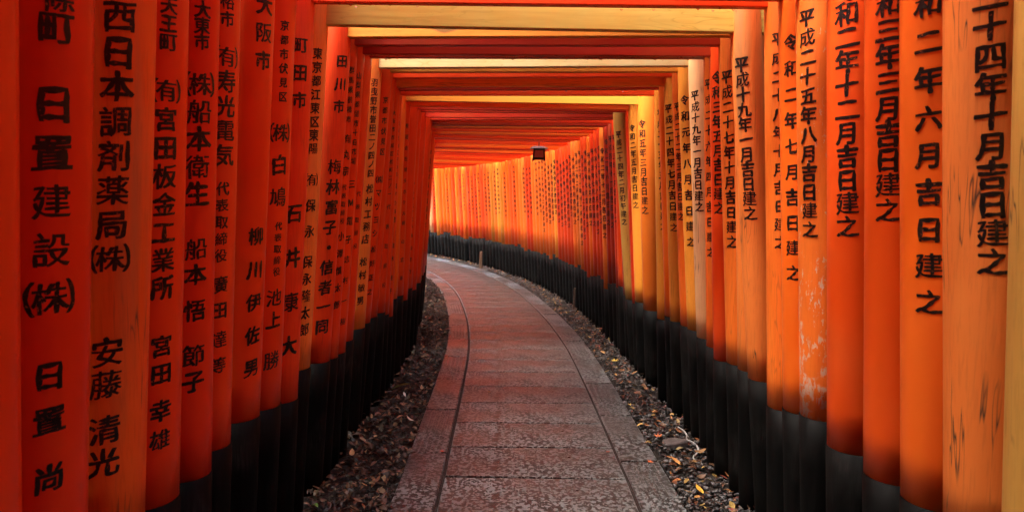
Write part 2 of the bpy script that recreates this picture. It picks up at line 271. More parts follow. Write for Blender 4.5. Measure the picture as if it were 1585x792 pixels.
# ------------------------------------------------------------------ materials
class N:
    def __init__(s, name):
        s.m = bpy.data.materials.new(name); s.m.use_nodes = True; s.t = s.m.node_tree
        s.p = s.t.nodes['Principled BSDF']
    def n(s, typ, **kw):
        x = s.t.nodes.new('ShaderNode' + typ)
        for k, v in kw.items():
            if k.startswith('i_'):
                key = k[2:].replace('_', ' ')
                x.inputs[int(key) if key.isdigit() else key].default_value = v
            else: setattr(x, k, v)
        return x
    def l(s, a, b): s.t.links.new(a, b)
    def coords(s, scale, rnd=True):
        tc = s.n('TexCoord'); mp = s.n('Mapping'); mp.inputs['Scale'].default_value = scale
        src = tc.outputs['Object']
        if rnd:
            oi = s.n('ObjectInfo'); mul = s.n('Math', operation='MULTIPLY'); mul.inputs[1].default_value = 37
            s.l(oi.outputs['Random'], mul.inputs[0])
            cb = s.n('CombineXYZ'); s.l(mul.outputs[0], cb.inputs[0]); s.l(mul.outputs[0], cb.inputs[2])
            ad = s.n('VectorMath', operation='ADD'); s.l(src, ad.inputs[0]); s.l(cb.outputs[0], ad.inputs[1]); src = ad.outputs[0]
        s.l(src, mp.inputs[0]); return mp.outputs[0]
    def noise(s, vec, scale, detail=4, rough=.55, dist=0):
        x = s.n('TexNoise'); x.inputs['Scale'].default_value = scale; x.inputs['Detail'].default_value = detail
        x.inputs['Roughness'].default_value = rough; x.inputs['Distortion'].default_value = dist
        s.l(vec, x.inputs['Vector']); return x.outputs['Fac']
    def ramp(s, fac, stops):
        x = s.n('ValToRGB'); r = x.color_ramp
        while len(r.elements) < len(stops): r.elements.new(.5)
        for e, (p, c) in zip(r.elements, stops):
            e.position = p; e.color = (c, c, c, 1) if not isinstance(c, tuple) else (*c, 1)
        s.l(fac, x.inputs[0]); return x.outputs[0]
    def mix(s, fac, a, b, mode='MIX'):
        x = s.n('MixRGB', blend_type=mode)
        for i, v in ((0, fac), (1, a), (2, b)):
            if isinstance(v, (int, float)): x.inputs[i].default_value = v
            elif isinstance(v, tuple): x.inputs[i].default_value = (*v, 1)
            else: s.l(v, x.inputs[i])
        return x.outputs[0]
    def bump(s, h, strength=.3, dist=.01, prev=None):
        x = s.n('Bump'); x.inputs['Strength'].default_value = strength; x.inputs['Distance'].default_value = dist
        s.l(h, x.inputs['Height'])
        if prev: s.l(prev, x.inputs['Normal'])
        return x.outputs[0]

def paint(name, wear=0., grain=.25, rough=(.33, .5), bare=(.42, .36, .28), axis=2, crack=0.):
    """lacquered timber: the object's own colour, grain along one axis, worn patches"""
    a = N(name); sc = [1, 1, 1]; sc[axis] = .06
    v = a.coords(tuple(sc)); vi = a.coords((1, 1, 1))
    oi = a.n('ObjectInfo'); base = oi.outputs['Color']
    streak = a.noise(v, 26, 4, .6); fine = a.noise(v, 130, 3, .6); blot = a.noise(vi, 2.6, 3, .5)
    c = a.mix(a.ramp(streak, [(.3, .0), (.75, .5 * grain + .1)]), base, a.mix(.5, base, (.9, .55, .16), 'MULTIPLY'))
    # fading: paler, yellower where weather reached it
    fade = a.ramp(blot, [(.45, 0.), (.75, .22 + wear * .3)])
    c = a.mix(fade, c, a.mix(.35, base, (.95, .42, .10)))
    if grain > .3:
        g = a.ramp(fine, [(.35, 1.), (.5, 0.)])
        gm = a.n('Math', operation='MULTIPLY'); a.l(g, gm.inputs[0]); gm.inputs[1].default_value = grain * .35
        c = a.mix(gm.outputs[0], c, a.mix(1., base, (.42, .36, .5), 'MULTIPLY'))
    if crack:
        v2 = a.coords((1, 1, .045) if axis == 2 else (.045, 1, 1))
        w = a.noise(v2, 17, 3, .55, .4)
        x = a.n('Math', operation='SUBTRACT'); a.l(w, x.inputs[0]); x.inputs[1].default_value = .5
        y = a.n('Math', operation='ABSOLUTE'); a.l(x.outputs[0], y.inputs[0])
        line = a.ramp(y.outputs[0], [(.0, 1.), (.012, 0.)])
        gate = a.ramp(a.noise(vi, 3.4, 2, .5), [(.5, 0.), (.6, crack)])
        lm = a.mix(1., line, gate, 'MULTIPLY')
        c = a.mix(lm, c, (.045, .03, .02))
        # greenish grey old stain running down
        st = a.ramp(a.noise(v2, 9, 2, .5), [(.62, 0.), (.7, .55 * crack)])
        c = a.mix(st, c, (.22, .16, .07))
    if wear > .5:
        pk = a.noise(a.coords((1, 1, .35)), 60, 6, .75)
        tc = a.n('TexCoord'); sx = a.n('SeparateXYZ'); a.l(tc.outputs['Object'], sx.inputs[0])
        mr = a.n('MapRange'); a.l(sx.outputs[2], mr.inputs[0]); mr.inputs[1].default_value = .6; mr.inputs[2].default_value = 1.5
        mr.inputs[3].default_value = .47; mr.inputs[4].default_value = .62
        gt = a.n('Math', operation='GREATER_THAN'); a.l(pk, gt.inputs[0]); a.l(mr.outputs[0], gt.inputs[1])
        side = a.noise(vi, 14, 2); gg = a.ramp(side, [(.42, 0.), (.5, .75)])
        c = a.mix(a.mix(1., gt.outputs[0], gg, 'MULTIPLY'), c, (.62, .5, .38))
    a.l(c, a.p.inputs['Base Color'])
    # tiny pale specks of splashed grime, a few dark scuffs
    spk = a.ramp(a.noise(vi, 95, 1.5, .5), [(.735, 0.), (.75, .75)]); c = a.mix(spk, c, (.7, .5, .38))
    scf = a.mix(1., a.ramp(a.noise(a.coords((1, 1, .25) if axis == 2 else (.25, 1, 1)), 48, 3, .6), [(.66, 0.), (.72, .7)]), a.ramp(a.noise(vi, 5, 2), [(.5, 0.), (.65, 1.)]), 'MULTIPLY')
    c = a.mix(scf, c, a.mix(1., base, (.3, .3, .5), 'MULTIPLY'))
    run = a.ramp(a.noise(a.coords((1, 1, .02) if axis == 2 else (.3, 1, 1)), 22, 2, .5), [(.50, 0.), (.70, .5)]); c = a.mix(run, c, a.mix(1., base, (.55, .4, .5), 'MULTIPLY'))
    r = a.ramp(streak, [(.2, rough[0]), (.8, rough[1])]); a.l(r, a.p.inputs['Roughness'])
    b = a.bump(fine, .08 + grain * .25, .002); b = a.bump(blot, .25, .01, b); b = a.bump(streak, .12 + grain * .2, .003, b)
    a.l(b, a.p.inputs['Normal'])
    a.p.inputs['Specular IOR Level'].default_value = .25
    return a.m

M = {}
M['fresh'] = paint('fresh_vermilion_paint', 0, .12, (.3, .42))
M['aged'] = paint('aged_vermilion_paint', .3, .5, (.4, .6), crack=.35)
M['cracked'] = paint('cracked_faded_paint', .4, .5, (.45, .65), crack=1.)
M['peeling'] = paint('peeling_paint', 1., .4, (.45, .65))
M['beam'] = paint('beam_paint', 0, .35, (.35, .55), axis=0)
M['beam_aged'] = paint('faded_beam_paint', .5, .9, (.45, .65), axis=0, crack=.8)

def timber():
    """unpainted sawn timber with dark growth rings and knots"""
    a = N('bare_timber'); v = a.coords((.05, 1, 1)); v2 = a.coords((.22, 1, 1.6)); vi = a.coords((1, 1, 1)); oi = a.n('ObjectInfo'); base = oi.outputs['Color']
    w = a.noise(v2, 7, 2, .5, 1.2); m = a.n('Math', operation='MULTIPLY'); a.l(w, m.inputs[0]); m.inputs[1].default_value = 13
    fr = a.n('Math', operation='FRACT'); a.l(m.outputs[0], fr.inputs[0])
    ring = a.ramp(fr.outputs[0], [(.0, .8), (.14, 0.), (.9, 0.), (1., .8)]); patch = a.ramp(a.noise(vi, 1.6, 2), [(.4, 0.), (.6, .8)])
    c = a.mix(a.mix(1., ring, patch, 'MULTIPLY'), base, a.mix(1., base, (.42, .48, .30), 'MULTIPLY'))
    c = a.mix(a.ramp(a.noise(v, 60, 3, .6), [(.35, .35), (.6, 0.)]), c, a.mix(1., base, (.6, .5, .4), 'MULTIPLY'))
    c = a.mix(a.ramp(a.noise(vi, 4, 3), [(.4, 0.), (.75, .5)]), c, a.mix(1., base, (1.1, .75, .35), 'MULTIPLY'))
    c = a.mix(a.ramp(a.noise(a.coords((.5, 1, 1)), 9, 1, .4), [(.70, 0.), (.74, .8)]), c, (.10, .05, .015))
    a.l(c, a.p.inputs['Base Color']); a.p.inputs['Roughness'].default_value = .55; a.p.inputs['Specular IOR Level'].default_value = .25
    a.l(a.bump(fr.outputs[0], .08, .002), a.p.inputs['Normal']); return a.m
M['timber'] = timber()

def black_mat():
    a = N('black_painted_wood'); v = a.coords((1, 1, .07)); vi = a.coords((1, 1, 1))
    s = a.noise(v, 34, 5, .65); f = a.noise(v, 150, 3, .6); bl = a.noise(vi, 3.5, 4, .6)
    c = a.ramp(s, [(.3, (.0015, .0015, .0015)), (.62, (.004, .0039, .0037)), (.85, (.016, .015, .014))])
    worn = a.mix(1., a.ramp(bl, [(.5, 0.), (.72, .8)]), a.ramp(f, [(.4, 0.), (.65, 1.)]), 'MULTIPLY')
    c = a.mix(worn, c, (.035, .033, .031))
    a.l(c, a.p.inputs['Base Color']); a.l(a.ramp(bl, [(.3, .42), (.7, .75)]), a.p.inputs['Roughness'])
    b = a.bump(s, .5, .004); b = a.bump(f, .3, .002, b); a.l(b, a.p.inputs['Normal'])
    a.p.inputs['Specular IOR Level'].default_value = .07
    return a.m
M['black'] = black_mat()

def ink_mat():
    a = N('black_lacquer_lettering'); vi = a.coords((1, 1, 1))
    n1 = a.noise(vi, 90, 3); c = a.ramp(n1, [(.35, (.004, .004, .004)), (.8, (.02, .016, .013))])
    chips = a.mix(1., a.ramp(a.noise(vi, 130, 3, .7), [(.60, 0.), (.64, 1.)]), a.ramp(a.noise(vi, 9, 2), [(.45, 0.), (.6, .9)]), 'MULTIPLY')
    c = a.mix(chips, c, (.42, .10, .03))
    a.l(c, a.p.inputs['Base Color']); a.p.inputs['Roughness'].default_value = .3
    a.l(a.bump(n1, .35, .002), a.p.inputs['Normal']); return a.m
M['ink'] = ink_mat()

def slab_mat(name, ribs):
    a = N(name); tc = a.n('TexCoord'); g = a.n('Mapping'); a.l(tc.outputs['Object'], g.inputs[0])
    g.inputs['Scale'].default_value = (1, 1, 1); v = g.outputs[0]
    g2 = a.n('Mapping'); a.l(tc.outputs['Object'], g2.inputs[0]); g2.inputs['Scale'].default_value = (.6, 1.5, 1)
    oi = a.n('ObjectInfo')
    vo = a.n('TexVoronoi', feature='F1'); vo.inputs['Scale'].default_value = 78; vo.inputs['Randomness'].default_value = 1.
    nz_ = a.n('TexNoise'); nz_.inputs['Scale'].default_value = 70; a.l(v, nz_.inputs['Vector']); wb = a.mix(.004, v, nz_.outputs['Color']); a.l(wb, vo.inputs['Vector']); sc_ = a.n('SeparateColor'); a.l(vo.outputs['Color'], sc_.inputs[0])
    cl = a.noise(g2.outputs[0], 30, 3, .6); sm = a.n('Math', operation='MULTIPLY_ADD'); a.l(sc_.outputs[0], sm.inputs[0]); sm.inputs[1].default_value = .55; 
    ml = a.n('Math', operation='MULTIPLY'); a.l(cl, ml.inputs[0]); ml.inputs[1].default_value = .45; a.l(ml.outputs[0], sm.inputs[2])
    sp = sm.outputs[0]; sp2 = a.noise(g2.outputs[0], 150, 2, .6); bl = a.noise(v, 2.3, 5, .6); mid = a.noise(v, 16, 3, .6)
    dark, pale = (.008, .0068, .006), (.165, .19, .195)
    c = a.ramp(sp, [(.43, dark), (.50, (.026, .021, .019)), (.56, pale)])
    c = a.mix(a.ramp(sp2, [(.54, 0.), (.66, .35)]), c, (.16, .165, .165))
    c = a.mix(a.ramp(bl, [(.35, .55), (.65, 0.)]), c, (.045, .037, .033))
    c = a.mix(a.ramp(mid, [(.5, 0.), (.75, .35)]), c, (.03, .024, .021))
    # each slab a little different
    md = a.n('Math', operation='MULTIPLY'); a.l(oi.outputs['Random'], md.inputs[0]); md.inputs[1].default_value = .4
    c = a.mix(md.outputs[0], c, a.mix(1., c, (.66, .62, .6), 'MULTIPLY'))
    a.l(c, a.p.inputs['Base Color'])
    r = a.ramp(bl, [(.35, .26), (.65, .5)]); a.l(r, a.p.inputs['Roughness'])
    b = a.bump(sp, .5, .003); b = a.bump(sp2, .4, .003, b); a.l(b, a.p.inputs['Normal'])
    a.p.inputs['Specular IOR Level'].default_value = .5
    return a.m
M['slab'] = slab_mat('exposed_aggregate_slab', False)

def simple(name, stops, scale, rough=.8, bump=.5, dist=.01, detail=5, rnd=False, spec=.4):
    a = N(name); v = a.coords((1, 1, 1), rnd); n1 = a.noise(v, scale, detail, .65)
    a.l(a.ramp(n1, stops), a.p.inputs['Base Color']); a.p.inputs['Roughness'].default_value = rough
    a.l(a.bump(n1, bump, dist), a.p.inputs['Normal']); a.p.inputs['Specular IOR Level'].default_value = spec
    return a.m
M['soil'] = simple('dark_soil', [(.3, (.006, .005, .004)), (.7, (.026, .019, .014))], 25, .85, .8, .03)
M['joint'] = simple('dirty_joint', [(.3, (.006, .004, .003)), (.7, (.03, .015, .012))], 60, .85, .6, .005)
M['forest_floor'] = simple('forest_floor', [(.3, (.008, .006, .004)), (.7, (.03, .024, .014))], 6, .9, .6, .05)
def vcol_mat(name, rough, bump, scale, spec=.4):
    a = N(name); vc = a.n('VertexColor'); vc.layer_name = 'tone'
    n1 = a.noise(a.coords((1, 1, 1), False), scale, 3)
    a.l(a.mix(a.ramp(n1, [(.3, .0), (.8, .45)]), vc.outputs[0], a.mix(1., vc.outputs[0], (.45, .4, .38), 'MULTIPLY')), a.p.inputs['Base Color'])
    a.p.inputs['Roughness'].default_value = rough; a.l(a.bump(n1, bump, .003), a.p.inputs['Normal'])
    a.p.inputs['Specular IOR Level'].default_value = spec
    return a.m
M['pebble'] = vcol_mat('wet_pebbles', .45, .3, 120, .5)
M['litter'] = vcol_mat('fallen_leaf_litter', .5, .3, 150, .4)
def leaf_mat():
    a = N('single_leaf'); oi = a.n('ObjectInfo'); v = a.coords((1, 1, 1)); n1 = a.noise(v, 60, 4)
    a.l(a.mix(a.ramp(n1, [(.4, 0.), (.7, .6)]), oi.outputs['Color'], a.mix(1., oi.outputs['Color'], (.5, .38, .3), 'MULTIPLY')), a.p.inputs['Base Color'])
    a.p.inputs['Roughness'].default_value = .45; a.l(a.bump(n1, .4, .002), a.p.inputs['Normal']); return a.m
M['leaf'] = leaf_mat()
def water_mat():
    a = N('water'); a.p.inputs['Base Color'].default_value = (1, 1, 1, 1); a.p.inputs['Roughness'].default_value = .03
    a.p.inputs['Transmission Weight'].default_value = 1; a.p.inputs['IOR'].default_value = 1.33; return a.m
M['water'] = water_mat()
M['stone'] = simple('flat_grey_stone', [(.3, (.055, .05, .05)), (.7, (.12, .105, .1))], 40, .45, .3, .004)
M['stake'] = simple('weathered_stake', [(.3, (.08, .05, .03)), (.7, (.2, .13, .08))], 30, .8, .4, .004)
M['stake_dark'] = simple('dark_stake', [(.3, (.05, .035, .025)), (.7, (.14, .09, .06))], 30, .8, .4, .004)
M['cord'] = simple('pale_hose', [(.3, (.22, .23, .22)), (.7, (.4, .41, .39))], 50, .5, .2, .002)
M['lantern_black'] = simple('black_lantern_metal', [(.3, (.008, .007, .007)), (.7, (.02, .018, .017))], 30, .5, .2, .003)
M['lantern_top'] = simple('grey_lantern_roof', [(.3, (.16, .15, .15)), (.7, (.3, .29, .29))], 30, .35, .2, .003)
M['lantern_panel'] = simple('dim_lantern_panel', [(.3, (.30, .12, .09)), (.7, (.42, .2, .15))], 8, .4, .1, .003)

# ------------------------------------------------------------------ brush lettering from Blender's own font
_cu = bpy.data.curves.new('sign_source', 'FONT'); _cu.resolution_u = 3
_to = bpy.data.objects.new('sign_source', _cu); COL.objects.link(_to)
_glyphs = {}
def glyph(ch, fine):
    key = (ch, fine)
    if key in _glyphs: return _glyphs[key]
    small = ch in '㈱㈲・'
    _cu.body = ch; _cu.offset = 0; grow = .012 if ch in '㈱㈲' else None
    dg = bpy.context.evaluated_depsgraph_get(); ev = _to.evaluated_get(dg)
    me = ev.to_mesh(); bm = bmesh.new(); bm.from_mesh(me); ev.to_mesh_clear()
    bmesh.ops.remove_doubles(bm, verts=bm.verts, dist=1e-4)
    if grow is None: grow = max(.013, min(.038, .044 - .00028 * len(bm.verts)))
    if 1:
        for _ in range(2 if fine else 0):
            es = [e for e in bm.edges if e.is_boundary and e.calc_length() > .07]
            if es: bmesh.ops.subdivide_edges(bm, edges=es, cuts=1)
        bmesh.ops.triangulate(bm, faces=bm.faces[:])
        sd_ = ord(ch) * .37
        # swell and pinch the strokes as a brush does: move the outline along its own normal
        mv = {}
        for v in bm.verts:
            if not v.is_boundary: continue
            n = Vector((0, 0))
            for e in v.link_edges:
                if e.is_boundary:
                    t = (e.verts[1].co - e.verts[0].co).to_2d(); q = Vector((t.y, -t.x)).normalized() if t.length else Vector((0, 0))
                    fc = e.link_faces[0].calc_center_median().to_2d() - e.verts[0].co.to_2d()
                    n += -q if q.dot(fc) > 0 else q
            if n.length: n.normalize()
            w = grow + noise.noise(Vector((v.co.x * 5, v.co.y * 5, sd_))) * (grow * 1.1 + .004)
            if abs(n.x) > .8: w += .006                    # uprights heavier than level strokes
            if abs(n.y) > .8: w -= .005
            mv[v] = n * w
        for v, q in mv.items(): v.co.x += q.x; v.co.y += q.y
    for v in bm.verts:
        x, y = v.co.x - .5, v.co.y - .38
        jx = noise.noise(Vector((x * 2.2, y * 2.2, ord(ch) * .11))) * .04
        jy = noise.noise(Vector((x * 2.2, y * 2.2, ord(ch) * .11 + 50))) * .04
        v.co = Vector((x + jx + .0, y + .09 * x + jy, 0))
    if fine:
        for q in (-.4, -.28, -.16, -.05, .05, .16, .28, .4):
            bmesh.ops.bisect_plane(bm, geom=bm.verts[:] + bm.edges[:] + bm.faces[:], plane_co=(q, 0, 0), plane_no=(1, 0, 0))
        bmesh.ops.triangulate(bm, faces=[f for f in bm.faces if len(f.verts) > 4])
    bm.verts.index_update()
    r = ([tuple(v.co.xy) for v in bm.verts], [tuple(v.index for v in f.verts) for f in bm.faces]); bm.free()
    _glyphs[key] = r; return r

def lettering(post, segs, rng, single):
    """signs laid on a round leaning post; post = (r, lean*side, zref)"""
    vs, fs, out = [], [], []
    r0, sl, zb = post
    for text, z0, z1, t0, t1, size in segs:
        n = len(text)
        for i, ch in enumerate(text):
            f = i / (n - 1) if n > 1 else 0
            z, th, k = z0 + (z1 - z0) * f, t0 + (t1 - t0) * f, size * rng.uniform(.97, 1.05)
            wide = 1.3 if ch in '㈱㈲' else 1.
            gv, gf = glyph(ch, size > .03)
            b = len(vs); rot = rng.uniform(-.03, .03)
            for gx, gy in gv:
                u, v = (gx + gy * rot) * k * wide, (gy - gx * rot) * k * 1.06
                zz = z + v; rr = r0 * (1 - .03 * (zz - .66)); t = th + u / rr
                cx = -sl * (zz - zb)
                vs.append((cx + (rr + .0012) * math.sin(t), -(rr + .0012) * math.cos(t), zz))
            fs += [tuple(b + q for q in p) for p in gf]
            if single: out.append(pymesh('character', vs, fs)); vs, fs = [], []
    return out if single else [pymesh('lettering', vs, fs)]

# ------------------------------------------------------------------ posts
def post_mesh(r, sl, zb, z0, z1, seg=28, rings=10, wob=.0018, seed=0., cap=True, grow=0.):
    vs, fs = [], []
    for i in range(rings + 1):
        z = z0 + (z1 - z0) * i / rings; rr = r * (1 - .03 * (z - .66)) + grow; cx = -sl * (z - zb)
        for j in range(seg):
            t = 2 * math.pi * j / seg
            w = rr + wob * noise.noise(Vector((math.cos(t) * 1.2, math.sin(t) * 1.2 + seed, z * 1.1)))
            vs.append((cx + w * math.sin(t), -w * math.cos(t), z))
    for i in range(rings):
        for j in range(seg):
            k = (j + 1) % seg
            fs.append((i * seg + j, i * seg + k, (i + 1) * seg + k, (i + 1) * seg + j))
    if cap:
        fs.append(tuple(rings * seg + j for j in range(seg))); fs.append(tuple(range(seg))[::-1])
    m = pymesh('post', vs, fs); m.polygons.foreach_set('use_smooth', [len(p.vertices) == 4 for p in m.polygons]); return m

V = (.72, .058, .006); V2 = (.67, .038, .005); O = (.78, .135, .010); O2 = (.80, .175, .018); SA = (.75, .205, .036)
Y = (.78, .30, .035); MU = (.52, .29, .06); P = (.78, .44, .2); B = (.36, .018, .005); T = (.50, .43, .10); PC = (.44, .35, .17)
YB = (.52, .20, .022)
# per gate: left colour, right colour, left paint, right paint, tie beam colour, tie beam paint
LOOK = {-1: (V, B, 'fresh', 'fresh', V, 'beam'), 0: (V2, MU, 'fresh', 'cracked', V, 'beam'), 1: (O, SA, 'cracked', 'cracked', O, 'beam_aged'),
 2: (V, (.76, .125, .010), 'fresh', 'fresh', V, 'beam'), 3: (V2, (.72, .085, .008), 'fresh', 'fresh', V, 'beam'), 4: (V, (.70, .075, .007), 'fresh', 'fresh', V, 'beam'),
 5: (V, O2, 'fresh', 'peeling', V, 'beam'), 6: (V, O, 'fresh', 'fresh', V, 'beam'), 7: (V, O2, 'aged', 'aged', V, 'beam'),
 8: ((.80, .25, .035), SA, 'aged', 'cracked', T, 'timber'), 9: (V, SA, 'aged', 'aged', YB, 'timber'), 10: (V, O2, 'aged', 'aged', B, 'beam'),
 11: (V, V, 'fresh', 'fresh', B, 'beam'), 12: (V, O, 'fresh', 'aged', B, 'beam'), 13: ((.80, .26, .04), P, 'aged', 'cracked', PC, 'timber'),
 14: (V, Y, 'fresh', 'aged', YB, 'beam'), 15: (V, O, 'aged', 'aged', V, 'beam'), 16: (V, Y, 'aged', 'aged', Y, 'beam_aged'),
 17: (V, O, 'fresh', 'fresh', B, 'beam'), 18: (V, Y, 'aged', 'aged', V, 'beam'), 19: (O, (.62, .14, .014), 'fresh', 'fresh', YB, 'beam'),
 20: (V, Y, 'fresh', 'fresh', O2, 'beam'), 21: (V, MU, 'fresh', 'cracked', B, 'beam'), 22: (V, V, 'fresh', 'fresh', B, 'beam'),
 220: (V, V2, 'fresh', 'fresh', B, 'beam'), 221: (V2, B, 'fresh', 'fresh', B, 'beam')}
LABEL = {
 -1: ('torii gate whose left post is the unlettered deep red one at the far left', 'deep red'),
 0: ('torii gate with the largest bold black characters on its dark red left post', ''),
 1: ('weathered torii gate with the widest cracked orange right post, at the right border', ''),
 2: ('glossy orange torii gate, right post dated sixth month, beside the cracked weathered one', ''),
 3: ('vermilion torii gate whose right post is dated third year third month in closely set characters', ''),
 4: ('deep vermilion torii gate whose right post is dated second year twelfth month', ''),
 5: ('torii gate whose faded orange right post peels to pale wood above its black base', ''),
 6: ('torii gate whose orange right post is dated second year seventh month, widely spaced', ''),
 7: ('torii gate with a salmon red tie beam cutting the top edge of the view', ''),
 8: ('torii gate with a bare yellow timber tie beam and pale cracked right post', ''),
 9: ('torii gate with a thin yellow beam strip showing just under the bare timber beam', ''),
 10: ('torii gate whose orange yellow right post is dated twenty-seventh year tenth month', ''),
 11: ('vermilion torii gate whose right post is dated third year fifth month', ''),
 12: ('torii gate with the crimson dripping beam right before the cream beam', ''),
 13: ('torii gate with a pale cream tie beam and peach coloured right post', ''),
 14: ('torii gate whose yellow right post is dated first year eighth month', ''),
 15: ('orange torii gate right behind the one dated first year eighth month', ''),
 16: ('torii gate whose yellowish right post is dated twenty-fourth year seventh month', ''),
 17: ('thin posted orange torii gate right behind the one dated twenty-fourth year seventh month', ''),
 18: ('torii gate with yellow right post right before the one with bright golden beam', ''),
 19: ('torii gate with the bright golden beam, right post dated fifth year third month', ''),
 20: ('torii gate with orange beam just behind the one with the bright golden beam', ''),
 21: ('torii gate with a mustard coloured right post of worn grey lettering', ''),
 22: ('red torii gate second beyond the mustard posted gate', ''),
 220: ('dark red torii gate squeezed in right before the mustard posted gate', ''),
 221: ('dark red torii gate directly beyond the mustard posted gate', '')}
ORD = 'first second third fourth fifth sixth seventh eighth ninth tenth eleventh twelfth thirteenth fourteenth fifteenth sixteenth seventeenth eighteenth nineteenth twentieth twenty-first twenty-second twenty-third twenty-fourth twenty-fifth twenty-sixth twenty-seventh twenty-eighth twenty-ninth thirtieth'.split()
GROUP = 'torii gates standing close together over the path'
FONT_ERA = ['平成%s年%s月吉日建之', '令和%s年%s月吉日建之']
NUM = ['元', '二', '三', '四', '五', '六', '七', '八', '九', '十', '十一', '十二', '十四', '十五', '十七', '十八', '二十', '二十一', '二十三', '二十六', '二十九']
def far_text(rng):
    return FONT_ERA[rng.random() < .45] % (rng.choice(NUM if rng.random() < .6 else NUM[:5]), rng.choice(NUM[1:12]))

def gate(k, L, Rr):
    rng = random.Random(100 + k)
    Lc, Rc = Vector(L[:2]), Vector(Rr[:2]); mid = (Lc + Rc) / 2; ax = Rc - Lc; rz = math.atan2(ax.y, ax.x); half = ax.length / 2
    far = 22 < k < 200; behind = k < -1
    if k in LOOK: lc, rc, lp, rp, bc, bp = LOOK[k]; label = LABEL[k][0]; cat = 'torii gate'
    else:
        pal = [O, V, O2, (.74, .09, .008), O, V, O2, O, (.74, .09, .008)] if k > 42 else [V, V, V2, V, O, O, V, O2, Y] if k > 30 else [V2, V2, B, V, V2, O, V, B]
        lc = rc = rng.choice(pal); lp = rp = rng.choice(['fresh', 'fresh', 'aged']); bc, bp = (lc if rng.random() < .4 else rng.choice([V2, V, B, B, O, O2])), 'beam'
        if k in FARCOL: lc = rc = FARCOL[k]; bc = lc
        if behind:
            label = 'vermilion torii gate at the near end of the row where the viewer stands'
        else:
            cn = {V: 'vermilion', V2: 'red', B: 'dark red', O: 'orange', O2: 'light orange', Y: 'yellowish', MU: 'mustard', P: 'pale', YB: 'yellow'}.get(rc, 'vermilion')
            if k <= LANTERN: label = '%s torii gate, %s past the mustard posted gate' % (cn, ORD[k - 21])
            elif k <= STAKE: label = '%s torii gate, %s past the one with the lantern' % (cn, ORD[k - LANTERN - 1])
            else: label = '%s torii gate in the far bend, %s past the tan stake' % (cn, ORD[k - STAKE - 1])
    root = empty('torii_gate', (mid.x, mid.y, 0), rz, label=label, category='torii gate', group=GROUP)
    topz = 2.58
    for side, P_, c, p in ((-1, L, lc, lp), (1, Rr, rc, rp)):
        px, py, b, r, lean = P_; sl = side * lean
        seg, rings = (32, 12) if not far else (20, 5)
        me = post_mesh(r, sl, b, b - .02, topz, seg, rings, .0022, k * 1.7 + side)
        po = obj('post', me, M[p], root, c)
        po.location = (side * half, 0, 0); po.rotation_euler.z = 0 if far else -rz
        if lc != rc or lp != rp:
            po['label'] = ('%s post' % {'fresh': 'smooth freshly painted', 'aged': 'slightly faded', 'cracked': 'cracked weathered', 'peeling': 'peeling'}[p])
        sb = obj('black_base', post_mesh(r, sl, b, -.08, b, seg, 4, .003, k + 9. + side, True, .0035), M['black'], po)
        segs = WRITING.get((k, 'L' if side < 0 else 'R'))
        if segs is None and far:
            if (side > 0 and (k < 46 or rng.random() < .55)) or (side < 0 and k < 30):
                t = far_text(rng); z0 = rng.uniform(2.02, 2.15); pit = rng.uniform(.086, .098)
                th = -.75 if side > 0 else .75
                segs = [(t, z0, z0 - pit * (len(t) - 1), th, th, .062 if k < 46 else .048)]
        if segs:
            for me in lettering((r, sl, b), segs, rng, not far):
                o = obj('lettering' if far else 'character', me, M['ink'], po)
                if far: o['kind'] = 'stuff'
    lb = M[bp]
    open_roof = k in OPEN
    nz = NZ.get(k, 2.28 + rng.uniform(-.015, .015)); nh = .13 + rng.uniform(-.01, .01); nd = .021
    e = half + .05
    tb = obj('tie_beam', box_bm(-e, e, -nd, nd, nz, nz + nh, .004), lb, root, bc)
    # wedges beside the posts, centre strut, lintel and cap
    zl = 2.56 + .0035 * (ORDER[k] % 3)
    dmax = .12 if k < 24 or k > 200 else .075 if k < 34 else .05 if k < 40 else .052
    gp, gn = DIST[k]
    st = obj('centre_strut', box_bm(-.045, .045, -.017, .017, nz + nh + .001, zl - .001, .003), M['beam'], root, lc)
    sl_ = .046 if k < 7 else .028; df = min(dmax, gp / 2 - sl_); db = min(dmax, gn / 2 - sl_)
    if k in OPEN: df = min(df, .05)
    if k in OPEN_BACK: db = min(db, .045)
    li = obj('lintel', box_bm(-half - .34, half + .34, -df, db, zl, zl + .13, .004), M['beam'], root, lc)
    ov = .012 if k < 42 or k > 200 else .004
    ca = obj('cap_beam', cap_bm(half + .46, df + (ov if k not in OPEN else .002), db + (ov if k not in OPEN_BACK else .002), zl + .132, .075), M['black'], root)
    if k in DRIPS:
        vs, fs = [], []
        n = DRIPS[k]
        for i in range(n):
            x = rng.uniform(-half + .15, half - .12); s = rng.uniform(.003, .0062)
            yy = -nd + rng.uniform(.0, .012) if rng.random() < .6 else rng.uniform(-nd, nd)
            c0 = Vector((x, yy, nz - s * .7)); bb = len(vs)
            for a, zz in ((0, -1.1),): vs.append((c0.x, c0.y, c0.z - s * 1.2))
            for q in range(6):
                t = q * math.pi / 3; vs.append((c0.x + s * math.cos(t), c0.y + s * math.sin(t), c0.z - s * .4))
            for q in range(6):
                t = q * math.pi / 3; vs.append((c0.x + s * .8 * math.cos(t), c0.y + s * .8 * math.sin(t), c0.z + s * .7))
            for q in range(6):
                w = (q + 1) % 6
                fs += [(bb, bb + 1 + w, bb + 1 + q), (bb + 1 + q, bb + 1 + w, bb + 7 + w, bb + 7 + q)]
        obj('water_drops', pymesh('water_drops', vs, fs, True), M['water'], root, kind='stuff')
    return root

